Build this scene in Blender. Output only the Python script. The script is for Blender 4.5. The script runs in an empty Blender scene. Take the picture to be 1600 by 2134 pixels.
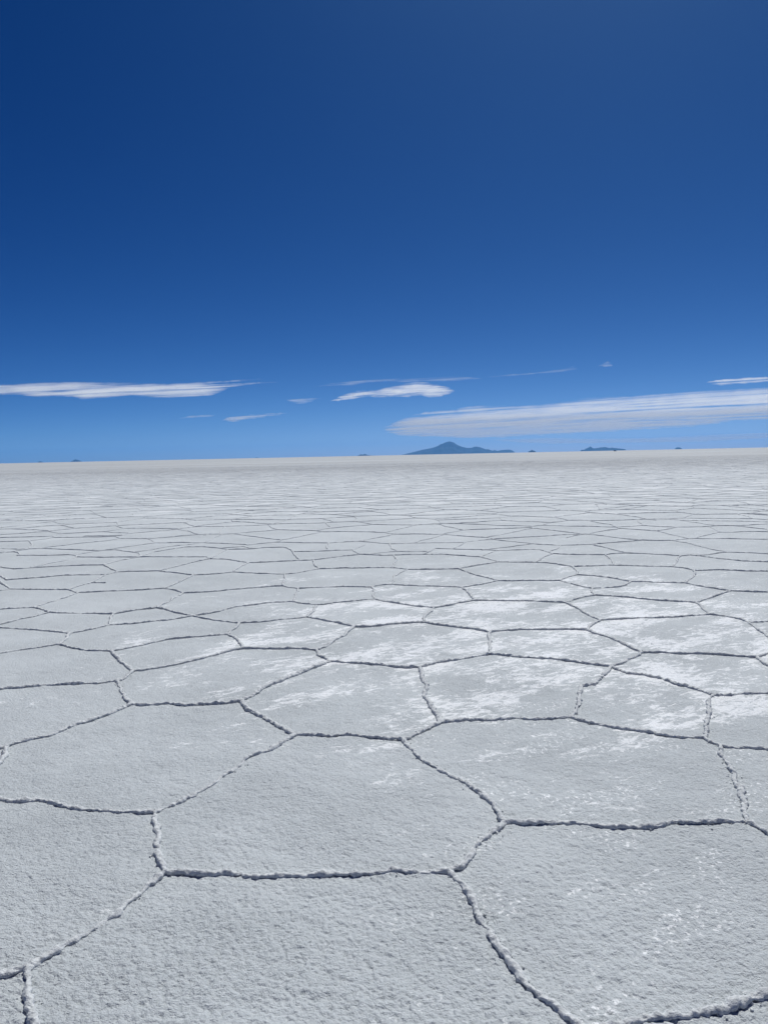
import bpy, math, random
import numpy as np
from mathutils import Vector, Matrix
from mathutils.geometry import delaunay_2d_cdt

R = math.radians
S = bpy.context.scene
COL = S.collection

# ---------------------------------------------------------------- camera
CAM_H = 1.6
FPX = 1600.0                      # focal length in photo pixels (1600 x 2134)
PITCH = math.atan((1067 - 949.0) / FPX)
ROLL = R(1.2)
cam_d = bpy.data.cameras.new("camera")
cam_d.sensor_fit = 'VERTICAL'
cam_d.sensor_height = 34.6
cam_d.lens = FPX / 2134 * 34.6
cam_d.clip_start = 0.05
cam_d.clip_end = 900000
cam = bpy.data.objects.new("camera", cam_d)
COL.objects.link(cam)
Fw = Vector((0, math.cos(PITCH), -math.sin(PITCH)))
R0 = Vector((1, 0, 0))
U0 = R0.cross(Fw)
Rt = R0 * math.cos(ROLL) - U0 * math.sin(ROLL)
Up = R0 * math.sin(ROLL) + U0 * math.cos(ROLL)
m = Matrix.Identity(4)
for i in range(3):
    m[i][0] = Rt[i]; m[i][1] = Up[i]; m[i][2] = -Fw[i]
m[2][3] = CAM_H
cam.matrix_world = m
S.camera = cam

# ---------------------------------------------------------------- light
SUN_EL, SUN_AZ = R(57), R(20)     # ahead of the camera, a little to the right
world = bpy.data.worlds.new("World")
S.world = world
world.use_nodes = True
wn, wl = world.node_tree.nodes, world.node_tree.links
wn.clear()
sky = wn.new('ShaderNodeTexSky')
sky.sky_type = 'NISHITA'
sky.sun_disc = False
sky.sun_elevation = SUN_EL
sky.sun_rotation = SUN_AZ
sky.altitude = 3650
sky.air_density = 0.4
sky.dust_density = 10.0
sky.ozone_density = 1.0
# thin, dry high-altitude air seen by a contrasty camera: each channel of the sky gets its own response
sep_ = wn.new('ShaderNodeSeparateColor'); comb_ = wn.new('ShaderNodeCombineColor')
wl.new(sky.outputs[0], sep_.inputs[0])
for ch_, (ex_, tn_, bl_) in enumerate(((2.14, 0.122, 0.07), (1.52, 0.401, 0.11), (1.12, 1.0, 0.165))):
    pw_ = wn.new('ShaderNodeMath'); pw_.operation = 'POWER'
    wl.new(sep_.outputs[ch_], pw_.inputs[0]); pw_.inputs[1].default_value = ex_
    ml_ = wn.new('ShaderNodeMath'); ml_.operation = 'MULTIPLY'
    wl.new(pw_.outputs[0], ml_.inputs[0]); ml_.inputs[1].default_value = tn_
    sb_ = wn.new('ShaderNodeMath'); sb_.operation = 'SUBTRACT'     # black level
    wl.new(ml_.outputs[0], sb_.inputs[0]); sb_.inputs[1].default_value = bl_
    mx_ = wn.new('ShaderNodeMath'); mx_.operation = 'MAXIMUM'
    wl.new(sb_.outputs[0], mx_.inputs[0]); mx_.inputs[1].default_value = 0.0
    mn_ = wn.new('ShaderNodeMath'); mn_.operation = 'MINIMUM'      # the glow round the sun clips, as on a sensor
    wl.new(mx_.outputs[0], mn_.inputs[0]); mn_.inputs[1].default_value = 12.0
    wl.new(mn_.outputs[0], comb_.inputs[ch_])
bg = wn.new('ShaderNodeBackground')
bg.inputs['Strength'].default_value = 0.0885
wo = wn.new('ShaderNodeOutputWorld')
wl.new(comb_.outputs[0], bg.inputs['Color'])
wl.new(bg.outputs[0], wo.inputs['Surface'])

sd = bpy.data.lights.new("sun", 'SUN')
sd.energy = 4.5
sd.angle = R(0.53)
sd.color = (0.985, 0.99, 0.965)
sun = bpy.data.objects.new("sun", sd)
COL.objects.link(sun)
sdir = Vector((math.sin(SUN_AZ) * math.cos(SUN_EL), math.cos(SUN_AZ) * math.cos(SUN_EL), math.sin(SUN_EL)))
sun.rotation_euler = sdir.to_track_quat('Z', 'Y').to_euler()

S.view_settings.view_transform = 'Standard'
S.view_settings.look = 'None'
S.view_settings.exposure = -0.3
S.view_settings.gamma = 1.0
S.view_settings.use_curve_mapping = False
S.render.engine = 'CYCLES'
S.cycles.use_denoising = True
S.cycles.use_adaptive_sampling = True
S.cycles.adaptive_threshold = 0.01
S.cycles.max_bounces = 10
S.cycles.diffuse_bounces = 3
S.cycles.volume_bounces = 6
S.cycles.transparent_max_bounces = 24
S.cycles.volume_max_steps = 256

# ---------------------------------------------------------------- helpers
rng = np.random.RandomState(7)
random.seed(7)

def px_dir(px, py):
    v = Fw * FPX + Rt * (px - 800.0) - Up * (py - 1067.0)
    return v.normalized()

def px_plane(px, py, z=0.0):
    d = px_dir(px, py)
    k = (z - CAM_H) / d.z
    return np.array((d.x * k, d.y * k))

def horizon_y(px):
    """photo row of the horizon at column px"""
    d = Fw * FPX + Rt * (px - 800.0)
    return 1067.0 + d.z / Up.z

_T = np.random.RandomState(3).rand(1 << 16).astype(np.float32)
def _h(ix, iy, iz):
    n = (ix * 73856093) ^ (iy * 19349663) ^ (iz * 83492791)
    n = (n ^ (n >> 13)) * 1274126177
    return _T[(n ^ (n >> 16)) & 0xffff]

def noise3(x, y, z):
    ix = np.floor(x).astype(np.int64); iy = np.floor(y).astype(np.int64); iz = np.floor(z).astype(np.int64)
    fx = (x - ix); fy = (y - iy); fz = (z - iz)
    fx = fx * fx * (3 - 2 * fx); fy = fy * fy * (3 - 2 * fy); fz = fz * fz * (3 - 2 * fz)
    def L(a, b, t): return a + (b - a) * t
    r = L(L(L(_h(ix, iy, iz), _h(ix + 1, iy, iz), fx), L(_h(ix, iy + 1, iz), _h(ix + 1, iy + 1, iz), fx), fy),
          L(L(_h(ix, iy, iz + 1), _h(ix + 1, iy, iz + 1), fx), L(_h(ix, iy + 1, iz + 1), _h(ix + 1, iy + 1, iz + 1), fx), fy), fz)
    return r * 2 - 1

def noise2(x, y):
    ix = np.floor(x).astype(np.int64); iy = np.floor(y).astype(np.int64)
    fx = (x - ix); fy = (y - iy)
    fx = fx * fx * (3 - 2 * fx); fy = fy * fy * (3 - 2 * fy)
    a = _h(ix, iy, 0); b = _h(ix + 1, iy, 0); c = _h(ix, iy + 1, 0); d = _h(ix + 1, iy + 1, 0)
    return ((a + (b - a) * fx) * (1 - fy) + (c + (d - c) * fx) * fy) * 2 - 1

def mesh_obj(name, V, F, mat, parent=None, smooth=True):
    """F: (n,4) or (n,3) numpy int array or list of such arrays"""
    Fs = F if isinstance(F, list) else [F]
    me = bpy.data.meshes.new(name)
    V = np.asarray(V, np.float32)
    me.vertices.add(len(V)); me.vertices.foreach_set('co', V.ravel())
    loops = np.concatenate([f.ravel() for f in Fs]).astype(np.int32)
    tot = np.concatenate([np.full(len(f), f.shape[1]) for f in Fs]).astype(np.int32)
    start = np.concatenate(([0], np.cumsum(tot)[:-1])).astype(np.int32)
    me.loops.add(len(loops)); me.loops.foreach_set('vertex_index', loops)
    me.polygons.add(len(tot)); me.polygons.foreach_set('loop_start', start)
    me.polygons.foreach_set('loop_total', tot)
    me.polygons.foreach_set('use_smooth', np.full(len(tot), smooth))
    me.update(calc_edges=True)
    me.validate()
    if mat: me.materials.append(mat)
    o = bpy.data.objects.new(name, me)
    COL.objects.link(o)
    if parent: o.parent = parent
    return o

def tag(o, label=None, cat=None, group=None, kind=None):
    if label: o['label'] = label
    if cat: o['category'] = cat
    if group: o['group'] = group
    if kind: o['kind'] = kind
    return o

def new_mat(name):
    mt = bpy.data.materials.new(name)
    mt.use_nodes = True
    nt = mt.node_tree
    nt.nodes.clear()
    out = nt.nodes.new('ShaderNodeOutputMaterial')
    return mt, nt, out

def mathn(nt, op, a, b=None, c=None, clamp=False):
    n = nt.nodes.new('ShaderNodeMath'); n.operation = op; n.use_clamp = clamp
    for i, v in enumerate((a, b, c)):
        if v is None: continue
        if isinstance(v, (int, float)): n.inputs[i].default_value = v
        else: nt.links.new(v, n.inputs[i])
    return n.outputs[0]

def maprange(nt, v, a, b, c=0.0, d=1.0, smooth=True):
    n = nt.nodes.new('ShaderNodeMapRange')
    n.interpolation_type = 'SMOOTHSTEP' if smooth else 'LINEAR'
    nt.links.new(v, n.inputs['Value'])
    n.inputs['From Min'].default_value = a; n.inputs['From Max'].default_value = b
    n.inputs['To Min'].default_value = c; n.inputs['To Max'].default_value = d
    return n.outputs['Result']

def noise_node(nt, vec, scale, detail=2.0, rough=0.5, dist=0.0):
    n = nt.nodes.new('ShaderNodeTexNoise')
    n.noise_dimensions = '3D'
    nt.links.new(vec, n.inputs['Vector'])
    n.inputs['Scale'].default_value = scale
    n.inputs['Detail'].default_value = detail
    n.inputs['Roughness'].default_value = rough
    n.inputs['Distortion'].default_value = dist
    return n.outputs['Fac']

def mapping(nt, vec, rot=0.0, scale=(1, 1, 1), loc=(0, 0, 0)):
    a = nt.nodes.new('ShaderNodeMapping'); a.vector_type = 'POINT'
    a.inputs['Rotation'].default_value = (0, 0, rot)
    nt.links.new(vec, a.inputs['Vector'])
    b = nt.nodes.new('ShaderNodeMapping')
    b.inputs['Scale'].default_value = scale
    b.inputs['Location'].default_value = loc
    nt.links.new(a.outputs[0], b.inputs['Vector'])
    return b.outputs[0]

def mixc(nt, fac, a, b):
    n = nt.nodes.new('ShaderNodeMix'); n.data_type = 'RGBA'
    if isinstance(fac, (int, float)): n.inputs[0].default_value = fac
    else: nt.links.new(fac, n.inputs[0])
    for k, v in ((6, a), (7, b)):
        if isinstance(v, tuple): n.inputs[k].default_value = (*v, 1)
        else: nt.links.new(v, n.inputs[k])
    return n.outputs[2]

# ---------------------------------------------------------------- materials
def make_salt(name, ridge=False):
    mt, nt, out = new_mat(name)
    geo = nt.nodes.new('ShaderNodeNewGeometry')
    P = geo.outputs['Position']
    bs = nt.nodes.new('ShaderNodeBsdfPrincipled')
    # wind-laid patches of glassier salt, painted white with sun glitter (streaks run away to the right)
    W = mapping(nt, P, rot=R(-35), scale=(0.8, 1.4, 1))
    big = noise_node(nt, W, 1.5, 3.0, 0.6)
    side = mapping(nt, P, rot=R(-22), scale=(1, 1, 1))
    sep = nt.nodes.new('ShaderNodeSeparateXYZ'); nt.links.new(P, sep.inputs[0])
    fine = noise_node(nt, mapping(nt, P, rot=R(-24), scale=(0.75, 1.55, 1)), 13.0, 7.0, 0.76, 0.9)
    # where crystals lie and sun glitter is painted in: a broad drift in front and to the right
    dx = mathn(nt, 'SUBTRACT', sep.outputs[0], 1.5)
    dy = mathn(nt, 'SUBTRACT', sep.outputs[1], 6.3)
    ex = mathn(nt, 'MULTIPLY', dx, 0.26); ey = mathn(nt, 'ADD', mathn(nt, 'MULTIPLY', dy, 0.22), mathn(nt, 'MULTIPLY', mathn(nt, 'MINIMUM', dy, 0.0), 0.17))
    rr = mathn(nt, 'SQRT', mathn(nt, 'ADD', mathn(nt, 'MULTIPLY', ex, ex), mathn(nt, 'MULTIPLY', ey, ey)))
    glitter = maprange(nt, rr, 0.35, 1.45, 1.0, 0.0)
    far = maprange(nt, sep.outputs[1], 22.0, 70.0, 0.0, 1.0)
    s = mathn(nt, 'ADD', mathn(nt, 'MULTIPLY', big, 0.55), mathn(nt, 'MULTIPLY', fine, 0.62))
    s = mathn(nt, 'ADD', s, mathn(nt, 'MULTIPLY', glitter, 0.135))
    s = mathn(nt, 'ADD', s, mathn(nt, 'MULTIPLY', far, 0.03))
    # farther out the fresh salt shows as bright dashes from polygon to polygon
    dash = noise_node(nt, mapping(nt, P, rot=R(-8), scale=(0.6, 0.9, 1)), 1.1, 5.0, 0.7)
    dashm = mathn(nt, 'MULTIPLY', maprange(nt, dash, 0.47, 0.70), mathn(nt, 'MULTIPLY', maprange(nt, sep.outputs[1], 12.0, 30.0, 0.0, 0.8), maprange(nt, sep.outputs[1], 48.0, 110.0, 1.0, 0.15)))
    patch = maprange(nt, s, 0.706, 0.770)
    grit = noise_node(nt, P, 42.0, 3.0, 0.7)
    patch = mathn(nt, 'MULTIPLY', patch, maprange(nt, grit, 0.36, 0.58, 0.55, 1.0))
    # glints of single crystals and small clots, painted in white, stronger to the right
    fk = maprange(nt, noise_node(nt, P, 48.0, 3.0, 0.6), 0.55, 0.65)
    fc = maprange(nt, noise_node(nt, mapping(nt, P, rot=R(-35), scale=(0.8, 1.5, 1), loc=(5, 3, 0)), 3.2, 3.0, 0.65), 0.50, 0.62)
    fs = maprange(nt, sep.outputs[0], -0.5, 0.6, 0.15, 1.0)
    fk = mathn(nt, 'MULTIPLY', mathn(nt, 'MULTIPLY', fk, fc), fs)
    patch = mathn(nt, 'MAXIMUM', patch, fk)
    patch = mathn(nt, 'MAXIMUM', patch, dashm)
    tone = noise_node(nt, P, 0.45, 4.0, 0.6)
    spk = noise_node(nt, P, 60.0, 3.0, 0.7)
    base = mixc(nt, maprange(nt, tone, 0.3, 0.7), (0.475, 0.51, 0.52), (0.57, 0.605, 0.615))
    base = mixc(nt, maprange(nt, spk, 0.3, 0.75), base, (0.63, 0.66, 0.67))
    # far crust: broad grey streaks painting in the merged shade of distant ridges
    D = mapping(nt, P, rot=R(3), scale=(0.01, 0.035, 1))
    farshade = noise_node(nt, D, 1.0, 5.0, 0.6)
    farshadem = mathn(nt, 'MULTIPLY', maprange(nt, farshade, 0.2, 0.6), maprange(nt, sep.outputs[1], 38.0, 115.0, 0.0, 0.9))
    base = mixc(nt, farshadem, base, (0.375, 0.388, 0.39))
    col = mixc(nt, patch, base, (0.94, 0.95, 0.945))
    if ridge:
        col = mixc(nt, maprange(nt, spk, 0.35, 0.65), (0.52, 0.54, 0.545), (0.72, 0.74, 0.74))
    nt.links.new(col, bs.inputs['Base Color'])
    rough = maprange(nt, patch, 0.0, 1.0, 0.85, 0.36, smooth=False) if not ridge else None
    if rough is not None: nt.links.new(rough, bs.inputs['Roughness'])
    else: bs.inputs['Roughness'].default_value = 0.8
    bs.inputs['IOR'].default_value = 1.5
    bs.inputs['Specular IOR Level'].default_value = 0.45
    # crystal grain
    g1 = noise_node(nt, P, 75.0, 4.0, 0.65)
    g2 = noise_node(nt, P, 170.0, 3.0, 0.6)
    g = mathn(nt, 'ADD', mathn(nt, 'MULTIPLY', g1, 0.7), mathn(nt, 'MULTIPLY', g2, 0.3))
    bp = nt.nodes.new('ShaderNodeBump')
    if ridge: bp.inputs['Strength'].default_value = 1.0
    else: nt.links.new(maprange(nt, patch, 0.0, 1.0, 1.0, 0.7, smooth=False), bp.inputs['Strength'])
    bp.inputs['Distance'].default_value = 0.018 if not ridge else 0.01
    rg = maprange(nt, noise_node(nt, P, 1.1, 3.0, 0.6), 0.3, 0.7, 0.75, 1.2)    # some plates are crustier than others
    nt.links.new(mathn(nt, 'MULTIPLY', g, rg), bp.inputs['Height'])
    nt.links.new(bp.outputs[0], bs.inputs['Normal'])
    nt.links.new(bs.outputs[0], out.inputs['Surface'])
    return mt

M_SALT = make_salt("salt_crust")
M_RIDGE = make_salt("salt_ridge_crust", ridge=True)

def make_rock():
    mt, nt, out = new_mat("dry_mountain_rock")
    geo = nt.nodes.new('ShaderNodeNewGeometry')
    bs = nt.nodes.new('ShaderNodeBsdfPrincipled')
    n = noise_node(nt, geo.outputs['Position'], 0.0012, 5.0, 0.6)
    col = mixc(nt, maprange(nt, n, 0.3, 0.7), (0.014, 0.022, 0.034), (0.045, 0.055, 0.065))
    nt.links.new(col, bs.inputs['Base Color'])
    bs.inputs['Roughness'].default_value = 0.95
    bs.inputs['Specular IOR Level'].default_value = 0.1
    nt.links.new(bs.outputs[0], out.inputs['Surface'])
    return mt
M_ROCK = make_rock()

# ---------------------------------------------------------------- ground sheet
LOW = ((0.9, 0.006, 1), (0.33, 0.0035, 2))
HIGH = ((0.11, 0.0026, 3), (0.05, 0.0020, 4), (0.024, 0.0032, 5), (0.0125, 0.0052, 6))
def relief(x, y, grid, octs):
    z = np.zeros_like(x)
    for wl_, am, s in octs:
        fade = np.clip((wl_ / 2.2 - grid) / (wl_ / 3), 0, 1)
        sel = fade > 0
        c, sn = math.cos(s * 1.3), math.sin(s * 1.3)
        u = (x[sel] * c - y[sel] * sn) / wl_ + s * 17.3
        v = (x[sel] * sn + y[sel] * c) / wl_ + s * 5.1
        n = noise2(u, v)
        if s >= 5: n = np.minimum(n, 0.2) * 1.2   # flat crust with small pits
        z[sel] += n * am * fade[sel]
    return z * np.clip((40 - np.hypot(x, y)) / 15, 0, 1)

def build_ground():
    # angular steps: fine in front of the camera, coarse behind
    a = [0.0]; 
    th = 0.0
    fine = R(37); 
    while th < math.pi:
        step = 0.0010 if th < fine else min(0.0010 + (th - fine) * 0.05, 0.06)
        th = min(th + step, math.pi)
        a.append(th)
    a = np.array(a)
    ang = np.concatenate((-a[:0:-1], a[:-1]))          # full circle, open at the back
    r = [0.0, 0.3, 0.6, 0.9, 1.15]
    x = 1.3
    while x < 115000:
        r.append(x)
        x += max(0.0017 * x, min(0.5 * x * x / 1232.0, 0.35 * x))
    r.append(115000.0)
    r = np.array(r)
    A, Rr = np.meshgrid(ang, r[1:])
    X = (Rr * np.sin(A)); Y = (Rr * np.cos(A))
    lod = Rr * 0.0013                    # grid size, to fade octaves out
    Z = np.zeros_like(X)
    near = Rr < 40
    xn, yn = X[near], Y[near]; ln = lod[near]
    Z[near] = relief(xn, yn, ln, LOW + HIGH)
    nr, na = X.shape
    V = np.stack([X.ravel(), Y.ravel(), Z.ravel()], 1)
    V = np.concatenate([V, [[0, 0, 0]]])
    i = np.arange(nr - 1)[:, None] * na; j = np.arange(na)[None, :]; jn = (j + 1) % na
    q = np.stack([(i + j), (i + jn), (i + na + jn), (i + na + j)], -1).reshape(-1, 4)
    q = q[:, ::-1]
    c = len(V) - 1
    t = np.stack([np.full(na, c), (np.arange(na) + 1) % na, np.arange(na)], -1)
    o = mesh_obj("salt_flat", V, [q, t], M_SALT)
    tag(o, "pale grey white salt flat with rough crystal crust reaching the horizon", kind='structure')
    print("ground verts", len(V))
    return o
build_ground()

# ---------------------------------------------------------------- salt ridges
# polygon ridges close to the camera, as seen in the photograph (photo pixels, put back on the ground)
EDGES = """
-60,1662 0,1669 30,1675 85,1670 125,1680 190,1687 250,1692 322,1692
322,1692 365,1675 400,1659 425,1642 465,1619 495,1602 520,1582 530,1576 565,1564 590,1550 616,1535
322,1692 325,1715 331,1745 334,1775 336,1795 342,1818
342,1818 375,1817 415,1819 450,1822 490,1820 530,1827 570,1828 610,1828 635,1829 660,1823 700,1824 750,1826 800,1820 815,1814 840,1819 875,1822 910,1822 933,1818
342,1818 320,1838 300,1850 290,1862 265,1887 245,1908 230,1916 200,1935 185,1947 150,1962 135,1972 120,1985 90,2000 60,2017
60,2017 25,2028 0,2034 -50,2040
60,2017 61,2040 64,2060 63,2080 66,2095 70,2115 75,2134 82,2175 70,2260
-60,1560 0,1559 15,1555
15,1555 8,1572 0,1590 -30,1620
15,1555 30,1550 70,1539 105,1531 130,1520 170,1505 200,1495 225,1487 250,1477 275,1468
275,1468 310,1470 350,1466 390,1470 430,1467 470,1466 502,1462
502,1462 515,1475 535,1490 555,1500 575,1512 595,1525 616,1535
616,1535 650,1535 690,1536 725,1534 765,1536 800,1540 838,1543
838,1543 852,1559 870,1577 890,1592 910,1602 932,1615 950,1625 970,1634 982,1645 1000,1656 1015,1667 1027,1679 1035,1692 1042,1705 1051,1716
1051,1716 1035,1730 1020,1740 1005,1752 992,1770 982,1787 972,1800 955,1810 933,1818
933,1818 950,1835 970,1852 980,1872 992,1890 1000,1905 1005,1920 1017,1935 1022,1952 1035,1970 1050,1987 1065,2005 1080,2022 1095,2040 1112,2065 1140,2087 1165,2107 1190,2127 1225,2155
1660,2040 1600,2078 1570,2087 1540,2102 1510,2112 1475,2120 1435,2128 1400,2126 1360,2132 1320,2142 1225,2155
1225,2155 1235,2260
1051,1716 1080,1717 1120,1715 1160,1716 1200,1718 1240,1722 1280,1727 1325,1729 1360,1726 1400,1720 1450,1720 1500,1718 1557,1715
1557,1715 1580,1727 1600,1740 1640,1762
1557,1715 1550,1690 1542,1665 1537,1645 1526,1632 1524,1612 1515,1592 1503,1572 1500,1556
1500,1556 1530,1560 1565,1562 1600,1565 1650,1566
1500,1556 1467,1538
1467,1538 1425,1537 1395,1533 1360,1526 1325,1521 1285,1517 1250,1510 1225,1504 1190,1494
1467,1538 1472,1520 1470,1500 1477,1480 1473,1465 1484,1449
1484,1449 1525,1449 1565,1446 1600,1446 1650,1444
1484,1449 1460,1440 1430,1430 1400,1422 1370,1412 1340,1406 1310,1402 1285,1395 1272,1390
1272,1390 1300,1380 1315,1371 1330,1365 1338,1360
1338,1360 1380,1360 1420,1362 1460,1363 1500,1365 1540,1367 1576,1369
1576,1369 1600,1361 1640,1354
1576,1369 1590,1382 1600,1387 1640,1398
1272,1390 1260,1405 1252,1415 1240,1427 1215,1432 1207,1445 1207,1460 1202,1477 1190,1494
1190,1494 1150,1497 1110,1498 1070,1497 1030,1500 990,1501 950,1504 918,1507
918,1507 900,1517 875,1530 850,1540 838,1543
918,1507 910,1490 902,1475 892,1462 883,1452 889,1435 882,1417 880,1405 873,1390
873,1390 890,1385 915,1379 950,1375 985,1370 1020,1364
1020,1364 1060,1368 1100,1371 1140,1374 1170,1377 1200,1381 1240,1387 1272,1390
1020,1364 1020,1350 1017,1335 1020,1318
1020,1318 1050,1314 1080,1312 1120,1312 1160,1311 1200,1311 1222,1312
1222,1312 1240,1320 1265,1327 1285,1335 1300,1342 1320,1350 1338,1360
1222,1312 1232,1300 1245,1295 1250,1292
1250,1292 1290,1290 1330,1288 1370,1287 1400,1286 1440,1283 1480,1282
1480,1282 1510,1286 1540,1292 1560,1299
1560,1299 1580,1312 1600,1327 1640,1345
1560,1299 1600,1297 1650,1296
1480,1282 1465,1270 1457,1262 1450,1256
1450,1256 1410,1254 1370,1251 1330,1248 1290,1244 1239,1240
1239,1240 1210,1246 1178,1256
1178,1256 1200,1265 1220,1277 1235,1286 1250,1292
1178,1256 1140,1254 1100,1252 1060,1252 1020,1251 989,1251
989,1251 960,1256 935,1261 903,1266
903,1266 865,1263 830,1257 800,1253 781,1249
781,1249 779,1235 775,1223
903,1266 888,1280 885,1290 886,1297
886,1297 915,1302 950,1307 985,1312 1020,1318
886,1297 850,1299 820,1301 765,1306 738,1306
738,1306 715,1325 695,1335 675,1347 659,1354
659,1354 662,1366 675,1371 688,1379
688,1379 720,1381 760,1383 800,1385 830,1389 873,1390
688,1379 660,1390 630,1402 600,1417 565,1430 545,1440 525,1452 502,1462
659,1354 620,1352 580,1351 540,1351 508,1350
508,1350 480,1355 450,1365 425,1370 400,1377 370,1384 335,1390 300,1396 277,1398
508,1350 497,1335 485,1327 475,1322
475,1322 487,1312 495,1307 499,1300
499,1300 540,1298 580,1294 615,1290 640,1287
640,1287 665,1292 700,1298 738,1306
640,1287 652,1272 660,1261
612,1255 635,1259 660,1261
660,1261 700,1257 735,1254 781,1249
612,1255 616,1240 621,1226
612,1255 570,1257 530,1261 500,1264 470,1270 440,1278 402,1284
402,1284 430,1290 460,1295 499,1300
402,1284 375,1280 360,1276 345,1270 328,1267
402,1284 370,1290 340,1294 310,1297 270,1301 229,1303
229,1303 200,1310 175,1315 145,1321
229,1303 232,1290 237,1279
237,1279 265,1274 300,1270 328,1267
237,1279 200,1278 165,1278 130,1277 103,1276
103,1276 87,1270 71,1266
71,1266 35,1268 0,1270 -40,1273
103,1276 75,1284 45,1290 20,1297 0,1302 -40,1310
145,1321 115,1316 85,1314 50,1311 0,1309 -40,1305
145,1321 137,1335 124,1343
124,1343 80,1350 40,1355 0,1362 -40,1370
124,1343 155,1350 185,1355 233,1357
233,1357 260,1352 290,1345 320,1339 350,1332 390,1328 430,1325 475,1322
233,1357 245,1370 260,1382 277,1398
277,1398 265,1410 255,1415 244,1418
244,1418 200,1422 150,1424 100,1427 50,1431 0,1436 -50,1440
244,1418 250,1430 257,1445 265,1455 275,1468
328,1267 340,1260 355,1252 370,1242 382,1236
382,1236 365,1230 342,1226
382,1236 425,1234 470,1230 510,1226 550,1223 590,1221
590,1221 621,1226
621,1226 665,1224 715,1222 775,1223
775,1223 790,1219 812,1218 840,1219 880,1221 920,1223 961,1225
961,1225 975,1235 982,1242 989,1251
961,1225 995,1220 1020,1215 1037,1211
1037,1211 1075,1211 1120,1210 1164,1210
1164,1210 1190,1216 1215,1224 1233,1227
1233,1227 1239,1240
1233,1227 1265,1225 1290,1223 1305,1219 1313,1213
1313,1213 1350,1213 1390,1215 1426,1215
1426,1215 1450,1221 1480,1226 1520,1232
1520,1232 1560,1233 1600,1234 1640,1235
1520,1232 1495,1241 1470,1250 1450,1256
1426,1215 1440,1205 1447,1197 1446,1189
1164,1210 1182,1203 1201,1198
1201,1198 1240,1201 1275,1206 1313,1213
1201,1198 1200,1190 1192,1181
1192,1181 1230,1180 1270,1178 1310,1178 1350,1180 1400,1181 1425,1184 1446,1189
1446,1189 1500,1188 1550,1190 1600,1191 1640,1192
1192,1181 1170,1177 1140,1172 1114,1171
1114,1171 1075,1171 1038,1171
1038,1171 1000,1178 975,1182 955,1186
955,1186 980,1195 1010,1204 1037,1211
955,1186 920,1186 885,1187 850,1187
850,1187 830,1195 820,1202 820,1210 812,1218
850,1187 825,1184 800,1183 750,1184 700,1185 665,1186
665,1186 640,1191 615,1196 592,1198
592,1198 593,1210 590,1221
592,1198 560,1196 520,1195 485,1193
485,1193 450,1196 403,1199
403,1199 380,1210 360,1220 342,1226
342,1226 300,1229 250,1231 200,1233 163,1235
163,1235 143,1229
143,1229 100,1228 60,1228 22,1228
22,1228 0,1231 -40,1234
22,1228 10,1220 0,1212 -30,1206
163,1235 130,1247 100,1257 71,1266
143,1229 165,1221 190,1215 205,1208 221,1198
190,1215 220,1215
221,1198 246,1192
246,1192 232,1186 217,1177
246,1192 285,1191 330,1190
330,1190 365,1194 403,1199
330,1190 365,1181 400,1172 438,1165
438,1165 475,1167 518,1173
518,1173 500,1181 485,1193
518,1173 560,1171 600,1169 653,1168
653,1168 657,1180 665,1186
217,1177 175,1178 125,1180 75,1183 30,1186
30,1186 0,1182 -40,1180
221,1198 135,1199 65,1205 15,1209
15,1209 0,1201 -30,1196
432,1161 438,1165
160,1161 220,1161 293,1161 350,1161 432,1161
160,1161 145,1156
145,1156 100,1157 37,1158
37,1158 32,1150
32,1150 0,1151 -40,1152
293,1161 270,1164 245,1169 217,1177
160,1161 140,1167 100,1175 65,1183
155,1157 165,1155 215,1147 240,1146 292,1153 293,1161
438,1165 455,1155 475,1146
475,1146 450,1142 420,1140 385,1141
385,1141 350,1146 320,1151 293,1160
475,1146 515,1145 555,1142 592,1141
592,1141 610,1150
610,1150 612,1155 624,1168
610,1150 650,1150 700,1148 735,1147
735,1147 752,1156
752,1156 800,1158 840,1157 882,1156
752,1156 715,1160 685,1164 653,1168
735,1147 750,1140 760,1136
820,1158 827,1167 822,1175 815,1184
882,1156 900,1147 907,1143
882,1156 925,1156 965,1158 1000,1161
1000,1161 1020,1166 1038,1171
1000,1161 1020,1153 1035,1147
907,1143 950,1145 1000,1145 1035,1147
1035,1147 1080,1146 1122,1145
1122,1145 1140,1150 1152,1154
1152,1154 1135,1160 1122,1167 1114,1171
1152,1154 1200,1156 1260,1157
1260,1157 1305,1153
1260,1157 1272,1167 1277,1178
1305,1153 1355,1155 1417,1159
1417,1159 1437,1157
1417,1159 1412,1167 1402,1181
1437,1157 1500,1165 1550,1170 1600,1172 1640,1174
"""
edges = []
for ln_ in EDGES.strip().splitlines():
    pts = [tuple(float(v) for v in p.split(',')) for p in ln_.split()]
    edges.append(np.array([px_plane(*p) for p in pts]))

TOP = [(-30, 1151), (32, 1150), (37, 1158), (145, 1156), (155, 1157), (215, 1147), (240, 1146), (292, 1153), (320, 1151), (385, 1141),
       (450, 1142), (475, 1146), (592, 1141), (610, 1150), (735, 1147), (752, 1156), (882, 1156), (907, 1143), (1035, 1147),
       (1122, 1145), (1152, 1154), (1260, 1157), (1305, 1153), (1417, 1159), (1437, 1157), (1500, 1165), (1630, 1173)]
REG = np.array([px_plane(*p) for p in TOP + [(1630, 2200), (1560, 2290), (40, 2290), (-30, 2200)]])

def inside(P, poly):
    x, y = P[:, 0], P[:, 1]
    c = np.zeros(len(P), bool)
    n = len(poly)
    for i in range(n):
        x1, y1 = poly[i]; x2, y2 = poly[(i + 1) % n]
        k = ((y1 > y) != (y2 > y))
        with np.errstate(divide='ignore', invalid='ignore'):
            xx = (x2 - x1) * (y - y1) / (y2 - y1) + x1
        c ^= k & (x < xx)
    return c

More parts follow.
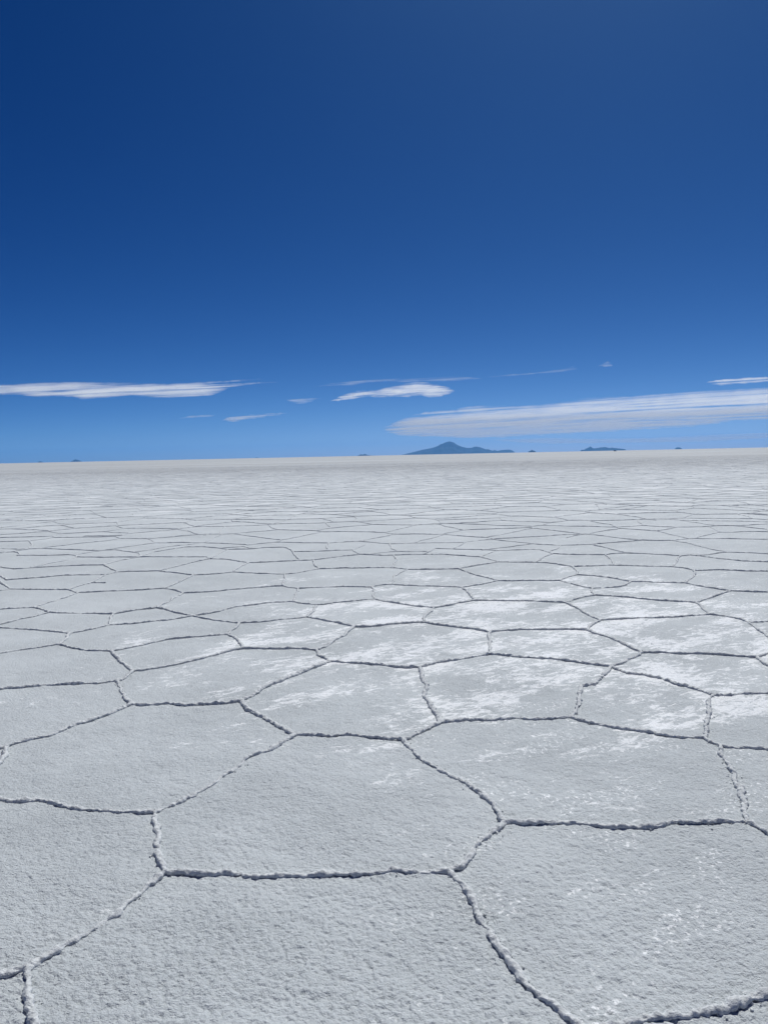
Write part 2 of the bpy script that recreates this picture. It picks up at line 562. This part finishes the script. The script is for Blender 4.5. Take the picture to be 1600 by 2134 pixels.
# the same kind of polygons carry on to every side
RF = 170.0
sp = 1.42
pts = []
ny = int(RF / (sp * 0.866)) + 4
for iy in range(-8, ny):
    y = iy * sp * 0.866
    hw = max(9.0, 0.86 * y + 6)
    for ix in range(int(-hw / sp), int(hw / sp) + 1):
        x = ix * sp + (iy % 2) * sp / 2
        pts.append((x + random.uniform(-0.48, 0.48) * sp, y + random.uniform(-0.48, 0.48) * sp))
pts = np.array(pts)
# uneven cell sizes: thin the seeds here and there
keep = rng.rand(len(pts)) > 0.10
pts = pts[keep]
res = delaunay_2d_cdt([Vector(p) for p in pts], [], [], 0, 1e-6)
vv = np.array([tuple(v) for v in res[0]]); tri = np.array([list(f) for f in res[2] if len(f) == 3])
a, b, c = vv[tri[:, 0]], vv[tri[:, 1]], vv[tri[:, 2]]
d = 2 * (a[:, 0] * (b[:, 1] - c[:, 1]) + b[:, 0] * (c[:, 1] - a[:, 1]) + c[:, 0] * (a[:, 1] - b[:, 1]))
aa, bb, cc = (a ** 2).sum(1), (b ** 2).sum(1), (c ** 2).sum(1)
cx = (aa * (b[:, 1] - c[:, 1]) + bb * (c[:, 1] - a[:, 1]) + cc * (a[:, 1] - b[:, 1])) / d
cy = (aa * (c[:, 0] - b[:, 0]) + bb * (a[:, 0] - c[:, 0]) + cc * (b[:, 0] - a[:, 0])) / d
C = np.stack([cx, cy], 1)
emap = {}
far_edges = []
for k, t in enumerate(tri):
    for i in range(3):
        e = (min(t[i], t[(i + 1) % 3]), max(t[i], t[(i + 1) % 3]))
        if e in emap: far_edges.append((emap[e], k))
        else: emap[e] = k
fe = np.array(far_edges)
P1, P2 = C[fe[:, 0]], C[fe[:, 1]]
L = np.hypot(*(P2 - P1).T)
ok = (L > 0.03) & (L < 3.5)
P1, P2 = P1[ok], P2[ok]
i1, i2 = inside(P1, REG), inside(P2, REG)
side_x = 0.0
traced = list(edges)
TP = np.concatenate([np.concatenate([e[:-1] + (e[1:] - e[:-1]) * k for k in (0, .2, .4, .6, .8, 1)]) for e in traced])
clips = []
for p, q, u, v in zip(P1, P2, i1, i2):
    if u and v: continue
    if u or v:
        if u: p, q = q, p
        lo, hi = 0.0, 1.0
        for _ in range(12):
            mid = (lo + hi) / 2
            if inside((p + (q - p) * mid)[None], REG)[0]: hi = mid
            else: lo = mid
        q = p + (q - p) * lo
        if np.hypot(*(TP - q).T).min() > 0.12: clips.append(q)
    edges.append(np.array([p, q]))

# join the ridges that leave the photographed area to the ones beyond it
clips = np.array(clips)
ends = np.array([e[k] for e in traced for k in (0, -1)])
exits = [p for p in ends if (np.hypot(*(ends - p).T) < 0.02).sum() == 1 and not inside(p[None], REG)[0]]
exits = np.array(exits)
def link(p, q):
    m_ = (p + q) / 2; d_ = q - p
    edges.append(np.array([p, m_ + np.array([-d_[1], d_[0]]) * 0.07, q]))
for p in exits:
    dd_ = np.hypot(*(clips - p).T)
    if dd_.min() < 2.0: link(p, clips[dd_.argmin()])
for q in clips:
    dd_ = np.hypot(*(exits - q).T)
    dc_ = np.hypot(*(clips - q).T); dc_[dc_ < 1e-6] = 9
    if dd_.min() < 0.7: link(q, exits[dd_.argmin()])

# young, dead-end ridges that have not closed yet
for _ in range(900):
    k = rng.randint(len(P1)); p = P1[k] + (P2[k] - P1[k]) * rng.uniform(0.25, 0.75)
    if inside(p[None], REG)[0] or p[1] < 1: continue
    dv = P2[k] - P1[k]; nv_ = np.array([-dv[1], dv[0]]) / max(np.hypot(*dv), 1e-6) * rng.choice([-1, 1])
    nv_ = nv_ + rng.uniform(-0.5, 0.5, 2); ln2 = rng.uniform(0.25, 0.7)
    q = p + nv_ * ln2
    if inside(q[None], REG)[0]: continue
    edges.append(np.array([p, (p + q) / 2 + rng.uniform(-0.06, 0.06, 2), q]))

def resample(poly, step):
    seg = np.hypot(*np.diff(poly, axis=0).T)
    s = np.concatenate(([0], np.cumsum(seg)))
    n = max(int(s[-1] / step), 2)
    t = np.linspace(0, s[-1], n + 1)
    return np.stack([np.interp(t, s, poly[:, 0]), np.interp(t, s, poly[:, 1])], 1), t

VV, FF = [], []
voff = 0
for ei, e in enumerate(edges):
    mid = e.mean(0)
    dist = float(min(np.hypot(*e[0]), np.hypot(*e[-1]), np.hypot(*mid)))
    infront = mid[1] > 0 and abs(mid[0]) < 0.62 * mid[1] + 1.0
    if dist < 6: step, nring = 0.006, 18
    elif dist < 12: step, nring = 0.013, 12
    elif dist < 25: step, nring = 0.035, 9
    elif dist < 60: step, nring = 0.10, 6
    else: step, nring = 0.35, 4
    if not infront: step, nring = step * 3, max(5, nring // 2)
    P, t = resample(e, step)
    total = t[-1]
    if total < 0.02: continue
    # wobble (keeps the ends)
    env = np.clip(np.minimum(t, total - t) / 0.15, 0, 1)
    T = np.gradient(P, axis=0); T /= np.maximum(np.hypot(*T.T), 1e-9)[:, None]
    N = np.stack([-T[:, 1], T[:, 0]], 1)
    amp = 0.05 if len(e) == 2 else 0.012
    w = noise2(P[:, 0] * 2.3 + 9, P[:, 1] * 2.3) * amp + noise2(P[:, 0] * 9, P[:, 1] * 9 + 4) * 0.010 + noise2(P[:, 0] * 30, P[:, 1] * 30 + 4) * 0.004
    P = P + N * (w * env)[:, None]
    # strength of the ridge along its length
    st = 0.82 + 0.14 * noise2(P[:, 0] * 1.1 + 3, P[:, 1] * 1.1) + 0.16 * noise2(P[:, 0] * 7, P[:, 1] * 7) + 0.12 * noise2(P[:, 0] * 22, P[:, 1] * 22)
    gap = 0.4 * noise2(P[:, 0] * 2.7 + 40, P[:, 1] * 2.7) + 0.9 * noise2(P[:, 0] * 16 + 40, P[:, 1] * 16)
    # edges that run away from the camera's side of the wind are more broken
    along = abs(T[:, 1] * 0.95 + T[:, 0] * 0.3)
    st = st * (1 - 0.55 * np.clip((gap + along * 0.6 - 1.0) * 2.0, 0, 1))
    st = np.clip(st, 0.22, 1.35)
    lo_ = float(np.interp(dist, (8, 20, 60, 170), (1.0, 0.9, 0.7, 0.35)))   # ridges lowered with distance so their shade does not darken the horizon
    hgt = 0.0225 * st * lo_; wid = (0.0115 * st + 0.003) * max(lo_, 0.6)
    th = np.linspace(-0.36 * math.pi, 1.36 * math.pi, nring) if nring > 5 else np.linspace(0, math.pi, nring)
    cs, sn = np.cos(th), np.sin(th)
    off = cs[None, :] * wid[:, None] * (1.0 + 0.1 * np.sign(cs)[None, :])
    if nring > 5:
        z = (sn[None, :] + 0.80) * (hgt / 1.80)[:, None] - 0.004
    else:
        z = sn[None, :] * hgt[:, None] - 0.002
    X = P[:, 0:1] + N[:, 0:1] * off
    Y = P[:, 1:2] + N[:, 1:2] * off
    z = z + relief(P[:, 0], P[:, 1], np.zeros(len(P)), LOW)[:, None]
    if dist < 25:
        # knobbly crystals: push out along the section's own normal
        nx = N[:, 0:1] * cs[None, :]; nyv = N[:, 1:2] * cs[None, :]; nz = np.broadcast_to(sn[None, :], X.shape)
        k = 0.0038 * noise3(X / 0.045, Y / 0.045, z / 0.045) + 0.0065 * noise3(X / 0.02 + 9, Y / 0.02, z / 0.02)
        if dist < 12: k = k + 0.0045 * noise3(X / 0.009, Y / 0.009 + 7, z / 0.009)
        X = X + nx * k; Y = Y + nyv * k; z = z + nz * k
    n, mcount = X.shape
    VV.append(np.stack([X.ravel(), Y.ravel(), z.ravel()], 1))
    i = np.arange(n - 1)[:, None] * mcount; j = np.arange(mcount - 1)[None, :]
    q = np.stack([i + j, i + j + 1, i + mcount + j + 1, i + mcount + j], -1).reshape(-1, 4) + voff
    FF.append(q[:, ::-1])
    voff += n * mcount
# loose salt crumbs shed along the nearer ridges
cr_v = [(1, 0, 0), (-1, 0, 0), (0, 1, 0), (0, -1, 0), (0, 0, 1), (0, 0, -1)]
cr_e = [(0, 2, 4), (2, 1, 4), (1, 3, 4), (3, 0, 4), (2, 0, 5), (1, 2, 5), (3, 1, 5), (0, 3, 5)]
cv = np.array(cr_v, float); 
mids = {}; cv = list(map(np.array, cv)); ct = []
def midp(a, b):
    kx = (min(a, b), max(a, b))
    if kx not in mids:
        v = (cv[a] + cv[b]); cv.append(v / np.linalg.norm(v)); mids[kx] = len(cv) - 1
    return mids[kx]
for a, b, c in cr_e:
    ab, bc, ca = midp(a, b), midp(b, c), midp(c, a)
    ct += [(a, ab, ca), (ab, b, bc), (ca, bc, c), (ab, bc, ca)]
cv = np.array(cv); ct = np.array(ct)
TV, TF = [], []
for e in edges:
    dist = float(np.hypot(*e.mean(0)))
    if dist > 9 or e.mean(0)[1] < 0: continue
    P, t = resample(e, 0.004)
    n = int(t[-1] * 80)
    idx = rng.randint(0, len(P), n)
    dens = noise2(P[idx, 0] * 3 + 70, P[idx, 1] * 3)
    idx = idx[dens > -0.15]
    for k in idx:
        p = P[k] + rng.normal(0, 0.017, 2)
        r = 0.0018 + 0.0034 * rng.rand() ** 2.5
        v = cv * (1 + rng.uniform(-0.35, 0.35, (len(cv), 1))) * r * np.array([1.0, 1.0, 0.8])
        a = rng.rand() * 6.28
        v = np.stack([v[:, 0] * math.cos(a) - v[:, 1] * math.sin(a), v[:, 0] * math.sin(a) + v[:, 1] * math.cos(a), v[:, 2]], 1)
        gz = relief(np.array([p[0]]), np.array([p[1]]), np.zeros(1), LOW)[0]
        TV.append(v + np.array([p[0], p[1], gz + r * 0.3])); TF.append(ct + voff)
        voff += len(cv)
VV = np.concatenate(VV + TV); FF = [np.concatenate(FF), np.concatenate(TF)]
print("ridge verts", len(VV), "edges", len(edges))
o = mesh_obj("salt_ridges", VV, FF, M_RIDGE)
tag(o, "raised crumbly salt ridges dividing the crust into polygons", kind='structure')

# ---------------------------------------------------------------- mountain and islands on the horizon
def hill(name, prof, dist, label, depth_k=0.55, rough=0.22, seed=1):
    """prof: skyline as (column, rows above the horizon) of the photo; becomes a real massif of that bearing and height"""
    cols = np.array([p[0] for p in prof], float); hs = np.array([p[1] for p in prof], float)
    az = []; hh = []
    for cpx, h in zip(cols, hs):
        d0 = px_dir(cpx, horizon_y(cpx)); d1 = px_dir(cpx, horizon_y(cpx) - h)
        az.append(math.atan2(d0.x, d0.y)); hh.append(dist * d1.z / math.hypot(d1.x, d1.y))
    az, hh = np.array(az), np.array(hh)
    a0, a1 = az[0], az[-1]
    na, nd = 150, 44
    A = np.linspace(a0, a1, na)
    width = dist * (a1 - a0)
    dep = width * depth_k * 0.5
    Dp = np.linspace(-1, 1, nd)
    Hs = np.interp(A, az, hh)
    AA, DD = np.meshgrid(A, Dp, indexing='ij')
    taper = np.sqrt(np.clip(np.minimum(AA - a0, a1 - AA) / (0.25 * (a1 - a0)), 0.05, 1))
    rad = dist + DD * dep * taper
    X = rad * np.sin(AA); Y = rad * np.cos(AA)
    s = width / 9.0
    n = noise2(X / s + seed * 7, Y / s) * 0.6 + noise2(X / s * 2.3, Y / s * 2.3 + seed) * 0.3 + noise2(X / s * 5.1, Y / s * 5.1) * 0.15
    crest = 0.12 * noise2(A * 0 + seed, A / (a1 - a0) * 5)[:, None]
    fall = np.clip(1 - np.abs(DD - crest) / (1 - np.abs(crest)), 0, 1) ** 1.15
    Z = Hs[:, None] * fall * (1 + rough * n * (1 - fall) * 2.0)
    # keep the crest at the skyline height
    Z = Z / np.maximum(Z.max(1, keepdims=True), 1e-6) * Hs[:, None]
    Z = Z - 3.0 * (fall < 0.02)
    Z[:, 0] = -5; Z[:, -1] = -5; Z[0, :] = -5; Z[-1, :] = -5
    V = np.stack([X.ravel(), Y.ravel(), Z.ravel()], 1)
    i = np.arange(na - 1)[:, None] * nd; j = np.arange(nd - 1)[None, :]
    q = np.stack([i + j, i + j + 1, i + nd + j + 1, i + nd + j], -1).reshape(-1, 4)
    o = mesh_obj(name, V, q[:, ::-1] if False else q, M_ROCK)
    tag(o, label, kind='structure')
    return o

def prof_from(crop, x0, y0, k):
    out = []
    for x, y in crop:
        px, py = x0 + x / k, y0 + y / k
        out.append((px, max(horizon_y(px) - py, 0.05)))
    return out

MT = [(150, 238), (170, 228), (230, 212), (300, 195), (380, 175), (430, 166), (480, 155), (530, 138), (550, 124), (565, 118), (580, 116), (600, 104), (625, 99), (645, 93), (660, 98), (680, 102), (700, 115), (720, 128),
      (770, 148), (820, 158), (860, 156), (880, 148), (895, 143), (915, 146), (940, 150), (1000, 172), (1020, 169), (1060, 185), (1090, 178), (1110, 187), (1150, 179),
      (1190, 175), (1230, 174), (1260, 184), (1285, 203)]
hill("mountain", prof_from(MT, 800, 900, 4.706), 94000, "big blue volcano with pointed summit and long sloping flanks on the horizon", 0.7, 0.3, 1)
hill("island", prof_from([(1408, 201), (1425, 188), (1435, 185), (1447, 175), (1460, 182), (1475, 188), (1492, 200)], 800, 900, 4.706), 60000,
     "small dark pointed island just right of the volcano", 0.8, 0.2, 2)
hill("island", prof_from([(232, 304), (250, 275), (330, 270), (380, 245), (430, 220), (460, 205), (482, 186), (510, 200), (545, 235), (600, 240), (650, 228), (700, 228), (750, 210), (800, 213), (850, 203), (900, 212), (960, 230), (1000, 232), (1035, 212), (1070, 228), (1150, 232), (1250, 245), (1320, 250), (1395, 268)], 1190, 915, 12.3), 88000,
     "long low blue island with a peak at its left end", 0.5, 0.2, 3)
hill("island", prof_from([(480, 500), (560, 425), (600, 392), (700, 380), (820, 390), (900, 440), (960, 490)], 1390, 920, 32), 90000,
     "tiny low blue island farthest right on the horizon", 0.7, 0.1, 4)
hill("island", prof_from([(1222, 106), (1240, 92), (1260, 82), (1280, 88), (1303, 78), (1325, 90), (1350, 94), (1390, 97), (1396, 106)], 500, 930, 5), 80000,
     "low blue twin humped island left of the volcano", 0.6, 0.1, 5)
hill("island", prof_from([(155, 128), (165, 119), (175, 116), (190, 120), (200, 128)], 500, 930, 5), 90000,
     "tiny dark island speck near the centre left of the horizon", 0.8, 0.1, 6)
hill("island", prof_from([(1085, 150), (1120, 130), (1160, 108), (1200, 88), (1235, 95), (1290, 112), (1340, 128), (1370, 146)], 60, 950, 12.3), 92000,
     "pale blue cone shaped island near the left edge of the horizon", 0.8, 0.1, 7)
hill("island", prof_from([(240, 172), (265, 148), (300, 138), (340, 145), (375, 168)], 60, 950, 12.3), 92000,
     "tiny flat blue island farthest left on the horizon", 0.8, 0.1, 8)

# ---------------------------------------------------------------- far-off vehicle
def box(bm_v, bm_f, x0, x1, y0, y1, z0, z1, tx=0.0, ty=0.0):
    b_ = len(bm_v)
    bm_v += [(x0, y0, z0), (x1, y0, z0), (x1, y1, z0), (x0, y1, z0),
             (x0 + tx, y0 + ty, z1), (x1 - tx, y0 + ty, z1), (x1 - tx, y1 - ty, z1), (x0 + tx, y1 - ty, z1)]
    for f in ((0, 3, 2, 1), (4, 5, 6, 7), (0, 1, 5, 4), (1, 2, 6, 5), (2, 3, 7, 6), (3, 0, 4, 7)):
        bm_f.append([b_ + i for i in f])

def simple_mat(name, col, rough=0.5, metal=0.0):
    mt, nt, out = new_mat(name)
    bs = nt.nodes.new('ShaderNodeBsdfPrincipled')
    geo = nt.nodes.new('ShaderNodeNewGeometry')
    n = noise_node(nt, geo.outputs['Position'], 3.0, 3.0)
    c = mixc(nt, maprange(nt, n, 0.3, 0.7), col, tuple(min(1, v * 1.25 + 0.01) for v in col))
    nt.links.new(c, bs.inputs['Base Color'])
    bs.inputs['Roughness'].default_value = rough
    bs.inputs['Metallic'].default_value = metal
    nt.links.new(bs.outputs[0], out.inputs['Surface'])
    return mt

def vehicle():
    d_ = px_dir(1281, horizon_y(1281))
    k = 1500.0 / math.hypot(d_.x, d_.y)
    root = bpy.data.objects.new("vehicle", None)
    COL.objects.link(root)
    root.location = (d_.x * k, d_.y * k, 0)
    root.rotation_euler = (0, 0, R(-12))
    tag(root, "tiny dark vehicle far out on the salt in front of the long low island", "vehicle")
    paint = simple_mat("dark_vehicle_paint", (0.02, 0.022, 0.028), 0.35)
    glass = simple_mat("vehicle_glass", (0.03, 0.035, 0.04), 0.1)
    rub = simple_mat("tyre_rubber", (0.015, 0.015, 0.015), 0.9)
    def part(name, v, f, mt):
        o_ = mesh_obj(name, np.array(v), np.array(f), mt, root, smooth=False)
        return o_
    v, f = [], []
    box(v, f, -2.45, 2.45, -0.92, 0.92, 0.45, 1.15, 0.06, 0.04)
    box(v, f, -2.30, 1.10, -0.86, 0.86, 1.15, 1.95, 0.30, 0.12)
    part("body", v, f, paint)
    v, f = [], []
    for s_ in (-1, 1):
        y_ = 0.86 * s_
        box(v, f, -1.9, 0.55, y_ - 0.035, y_ + 0.035, 1.25, 1.75, 0.12, 0.0)
    part("window", v, f, glass)
    for sx in (-1.45, 1.5):
        for sy in (-0.85, 0.85):
            n = 20
            v = []; f = []
            for yy in (-0.13, 0.13):
                for i in range(n):
                    t_ = 2 * math.pi * i / n
                    v.append((sx + 0.4 * math.cos(t_), sy + yy, 0.4 + 0.4 * math.sin(t_)))
            for i in range(n):
                f.append([i, (i + 1) % n, n + (i + 1) % n, n + i])
            v.append((sx, sy - 0.13, 0.4)); v.append((sx, sy + 0.13, 0.4))
            for i in range(n):
                f.append([i, (i + 1) % n, 2 * n, 2 * n]); f.append([n + i, n + (i + 1) % n, 2 * n + 1, 2 * n + 1])
            quads = np.array([q for q in f if len(set(q)) == 4]); tris = np.array([q[:3] for q in f if len(set(q)) == 3])
            mesh_obj("wheel", np.array(v), [quads, tris], rub, root)
vehicle()

# ---------------------------------------------------------------- clouds
def cloud_mat(name, dens, lo, hi, rot, sx, sy, scale, seed):
    mt, nt, out = new_mat(name)
    tc = nt.nodes.new('ShaderNodeTexCoord')
    geo = nt.nodes.new('ShaderNodeNewGeometry')
    vec = mapping(nt, geo.outputs['Position'], rot=rot, scale=(sx * scale, sy * scale, 0.25 * scale), loc=(seed, seed * 2.3, seed))
    n = noise_node(nt, vec, 1.0, 4.0, 0.62, 0.7)
    dd = maprange(nt, n, lo, hi, 0.0, 1.0)
    dd = mathn(nt, 'MULTIPLY', dd, dens)
    vol = nt.nodes.new('ShaderNodeVolumePrincipled')
    vol.inputs['Color'].default_value = (1.0, 1.0, 1.0, 1)
    vol.inputs['Anisotropy'].default_value = 0.4
    nt.links.new(dd, vol.inputs['Density'])
    nt.links.new(vol.outputs[0], out.inputs['Volume'])
    return mt

def cloud(label, outline, alt, thick, mat, step_rate=0.1, jit=0.6, feather=0.42):
    """outline in photo pixels, laid out on the plane z=alt, then given thickness as a lens"""
    pts_ = []
    n = len(outline)
    for i in range(n):
        p, q = np.array(outline[i], float), np.array(outline[(i + 1) % n], float)
        k = max(1, int(np.hypot(*(q - p)) / 7))
        for j in range(k):
            w = p + (q - p) * j / k
            jj = jit * min(1.0, k)
            w = w + np.array([rng.uniform(-3, 3), rng.uniform(-1, 1)]) * jj
            pts_.append(px_plane(w[0], min(w[1], horizon_y(w[0]) - 12), alt))
    B = np.array(pts_)
    # work in a local frame: bearing and log distance keep the cells even
    az = np.arctan2(B[:, 0], B[:, 1]); lr = np.log(np.hypot(B[:, 0], B[:, 1]))
    B2 = np.stack([az, lr], 1)
    # interior points
    lo, hi = B2.min(0), B2.max(0)
    nx_ = 70; ny_ = 22
    gx, gy = np.meshgrid(np.linspace(lo[0], hi[0], nx_), np.linspace(lo[1], hi[1], ny_))
    G = np.stack([gx.ravel(), gy.ravel()], 1)
    G = G + rng.uniform(-0.3, 0.3, G.shape) * (hi - lo) / np.array([nx_, ny_])
    G = G[inside(G, B2)]
    sc = np.array([1.0 / (hi[0] - lo[0]) * 4, 1.0 / (hi[1] - lo[1])])
    def bdist(Q):
        dmin = np.full(len(Q), 1e9)
        for i in range(len(B2)):
            p, q = B2[i] * sc, B2[(i + 1) % len(B2)] * sc
            e_ = q - p; l2 = (e_ ** 2).sum() + 1e-12
            t_ = np.clip(((Q * sc - p) @ e_) / l2, 0, 1)
            dd = np.hypot(*((Q * sc - p) - t_[:, None] * e_).T)
            dmin = np.minimum(dmin, dd)
        return dmin
    gd = bdist(G)
    G = G[gd > 0.02]; gd = gd[gd > 0.02]
    allp = np.concatenate([B2, G]) * sc
    nb = len(B2)
    res = delaunay_2d_cdt([Vector(p) for p in allp], [], [list(range(nb))], 1, 1e-7)
    ov = np.array([tuple(v) for v in res[0]]) / sc
    of = np.array([list(f) for f in res[2]])
    dd = bdist(ov)
    prof = np.clip(dd / feather, 0, 1)
    rr_ = np.exp(ov[:, 1]); X = rr_ * np.sin(ov[:, 0]); Y = rr_ * np.cos(ov[:, 0])
    lump = 1 + 0.3 * noise2(ov[:, 0] * 90, ov[:, 1] * 60)
    zt = alt + thick * 0.6 * prof * lump + thick * 0.01
    zb = alt - thick * 0.4 * prof * lump - thick * 0.01
    nv = len(ov)
    V = np.concatenate([np.stack([X, Y, zt], 1), np.stack([X, Y, zb], 1)])
    # orient
    a_, b_, c_ = [np.stack([X, Y], 1)[of[:, i]] for i in range(3)]
    cr = (b_[:, 0] - a_[:, 0]) * (c_[:, 1] - a_[:, 1]) - (b_[:, 1] - a_[:, 1]) * (c_[:, 0] - a_[:, 0])
    of = np.where((cr < 0)[:, None], of[:, ::-1], of)
    # side walls from edges used once
    cnt = {}
    for f in of:
        for i in range(3):
            e_ = (f[i], f[(i + 1) % 3]); kx = (min(e_), max(e_))
            cnt.setdefault(kx, []).append(e_)
    sides = [(e_[0][1], e_[0][0], e_[0][0] + nv, e_[0][1] + nv) for e_ in cnt.values() if len(e_) == 1]
    o = mesh_obj("cloud", V, [of, of[:, ::-1] + nv, np.array(sides)], mat)
    mat.cycles.volume_step_rate = step_rate
    tag(o, label, "cloud", "clouds low over the horizon")
    return o

def g(crop, x0=0, y0=740, k=2.0): return [(x0 + x / k, y0 + y / k) for x, y in crop]
C1 = g([(-160, 118), (0, 121), (60, 120), (150, 115), (300, 112), (450, 114), (600, 116), (700, 120), (800, 115), (900, 109), (1000, 103), (1080, 99), (1100, 101), (1010, 108), (900, 117), (860, 121), (1000, 118), (1100, 112), (1160, 112), (1060, 121), (990, 130),
        (950, 140), (920, 155), (880, 170), (780, 175), (700, 179), (640, 176), (600, 173), (540, 168), (480, 176), (420, 180), (340, 184), (300, 174), (240, 172), (170, 176), (80, 166), (0, 166), (-160, 168)])
C2 = [(688, 836), (705, 826), (730, 818), (760, 813), (790, 811), (815, 806), (838, 800), (868, 796), (890, 797), (912, 802), (935, 807), (951, 814), (940, 821), (918, 826), (896, 829), (876, 824), (850, 827), (820, 827), (790, 828), (760, 827), (735, 832), (705, 836)]
C3 = [(645, 806), (690, 799), (730, 793), (775, 790), (830, 788), (900, 786), (960, 784), (1010, 788), (975, 792), (940, 795), (890, 795), (850, 797), (810, 795), (770, 797), (735, 803), (700, 804)]
C3b = [(1000, 786), (1060, 780), (1110, 777), (1165, 769), (1195, 763), (1205, 769), (1170, 775), (1120, 779), (1080, 783), (1030, 787)]
C4 = [(460, 876), (480, 869), (525, 864), (590, 860), (606, 861), (565, 867), (520, 874), (486, 879)]
C4b = [(370, 872), (400, 866), (450, 864), (445, 868), (400, 871)]
C5 = [(595, 832), (625, 828), (672, 830), (655, 836), (625, 842), (608, 838)]
C6 = g([(0, 297), (30, 285), (60, 275), (110, 252), (160, 238), (220, 232), (300, 228), (330, 214), (420, 211), (520, 212), (640, 207), (720, 195), (820, 180), (950, 171), (1030, 172), (1100, 162), (1250, 150), (1400, 142), (1600, 132), (1800, 122),
        (1800, 265), (1600, 268), (1450, 276), (1350, 292), (1200, 302), (1000, 316), (800, 326), (620, 336), (480, 343), (370, 348), (290, 342), (200, 339), (60, 337), (30, 325), (0, 322)], 800)
C6b = g([(430, 352), (560, 346), (700, 343), (900, 346), (1100, 344), (1350, 332), (1600, 320), (1800, 312), (1800, 345), (1600, 348), (1300, 362), (1000, 366), (700, 370), (550, 366)], 800)
C7 = g([(1340, 114), (1400, 101), (1500, 95), (1600, 90), (1760, 84), (1760, 108), (1600, 111), (1500, 119), (1400, 126), (1360, 122)], 800)
C8 = g([(892, 46), (905, 33), (925, 28), (952, 34), (945, 45), (920, 50)], 800)

cloud("long flat white cloud across the left edge, fading into wisps on its right", C1, 6000, 200, cloud_mat("cloud_long", 0.0028, 0.32, 0.68, R(16), 0.14, 1.3, 0.0006, 1.0))
cloud("small bright white cloud left of and above the volcano", C2, 6000, 220, cloud_mat("cloud_bright", 0.0022, 0.36, 0.66, R(30), 0.45, 1.5, 0.0006, 2.0), jit=1.4)
cloud("thin grey veil of cloud just above the small bright cloud", C3, 6600, 150, cloud_mat("cloud_veil", 0.0013, 0.38, 0.75, R(25), 0.14, 1.2, 0.0006, 3.0))
cloud("long faint streak of cloud rising right towards a tiny puff", C3b, 6800, 120, cloud_mat("cloud_streak", 0.0009, 0.35, 0.75, R(28), 0.12, 0.9, 0.0006, 4.0))
cloud("short white streak of cloud low over the left half", C4, 5600, 170, cloud_mat("cloud_short", 0.0015, 0.34, 0.72, R(25), 0.18, 1.1, 0.0006, 5.0), jit=1.0)
cloud("very faint wisp of cloud left of the short white streak", C4b, 5600, 120, cloud_mat("cloud_wisp", 0.0006, 0.33, 0.7, R(20), 0.15, 0.9, 0.0006, 5.6))
cloud("small faint cloud wisp left of the small bright cloud", C5, 6000, 140, cloud_mat("cloud_faint", 0.0010, 0.38, 0.75, R(28), 0.2, 1.2, 0.0006, 6.0), jit=1.2)
cloud("large streaky cloud bank filling the right side above the volcano", C6, 5200, 240, cloud_mat("cloud_bank", 0.00105, 0.36, 0.66, R(42), 0.09, 0.40, 0.0005, 7.0), step_rate=0.05, jit=1.2, feather=0.2)
cloud("lowest thin veil of cloud right of the volcano under the large bank", C6b, 4200, 220, cloud_mat("cloud_low_veil", 0.00045, 0.33, 0.7, R(20), 0.04, 0.30, 0.0005, 8.0), step_rate=0.05)
cloud("small white cloud cut by the right edge above the large bank", C7, 6000, 190, cloud_mat("cloud_edge", 0.0018, 0.36, 0.70, R(30), 0.15, 1.3, 0.0006, 9.0), jit=1.0)
cloud("tiny faint puff of cloud, highest of all", C8, 6000, 170, cloud_mat("cloud_puff", 0.0007, 0.40, 0.72, R(10), 0.8, 2.0, 0.0008, 10.0), jit=1.6)

# ---------------------------------------------------------------- haze
def haze():
    mt, nt, out = new_mat("air_haze")
    vol = nt.nodes.new('ShaderNodeVolumePrincipled')
    vol.inputs['Color'].default_value = (0.17, 0.50, 1.0, 1)
    vol.inputs['Density'].default_value = 7e-6
    vol.inputs['Anisotropy'].default_value = 0.38
    nt.links.new(vol.outputs[0], out.inputs['Volume'])
    w = 118000.0
    V = [(-w, -w, -6), (w, -w, -6), (w, w, -6), (-w, w, -6), (-w, -w, 1850), (w, -w, 1850), (w, w, 1850), (-w, w, 1850)]
    F = np.array([(0, 3, 2, 1), (4, 5, 6, 7), (0, 1, 5, 4), (1, 2, 6, 5), (2, 3, 7, 6), (3, 0, 4, 7)])
    o = mesh_obj("haze", V, F, mt, smooth=False)
    tag(o, "thin blue air haze over the salt flat", kind='stuff')
haze()
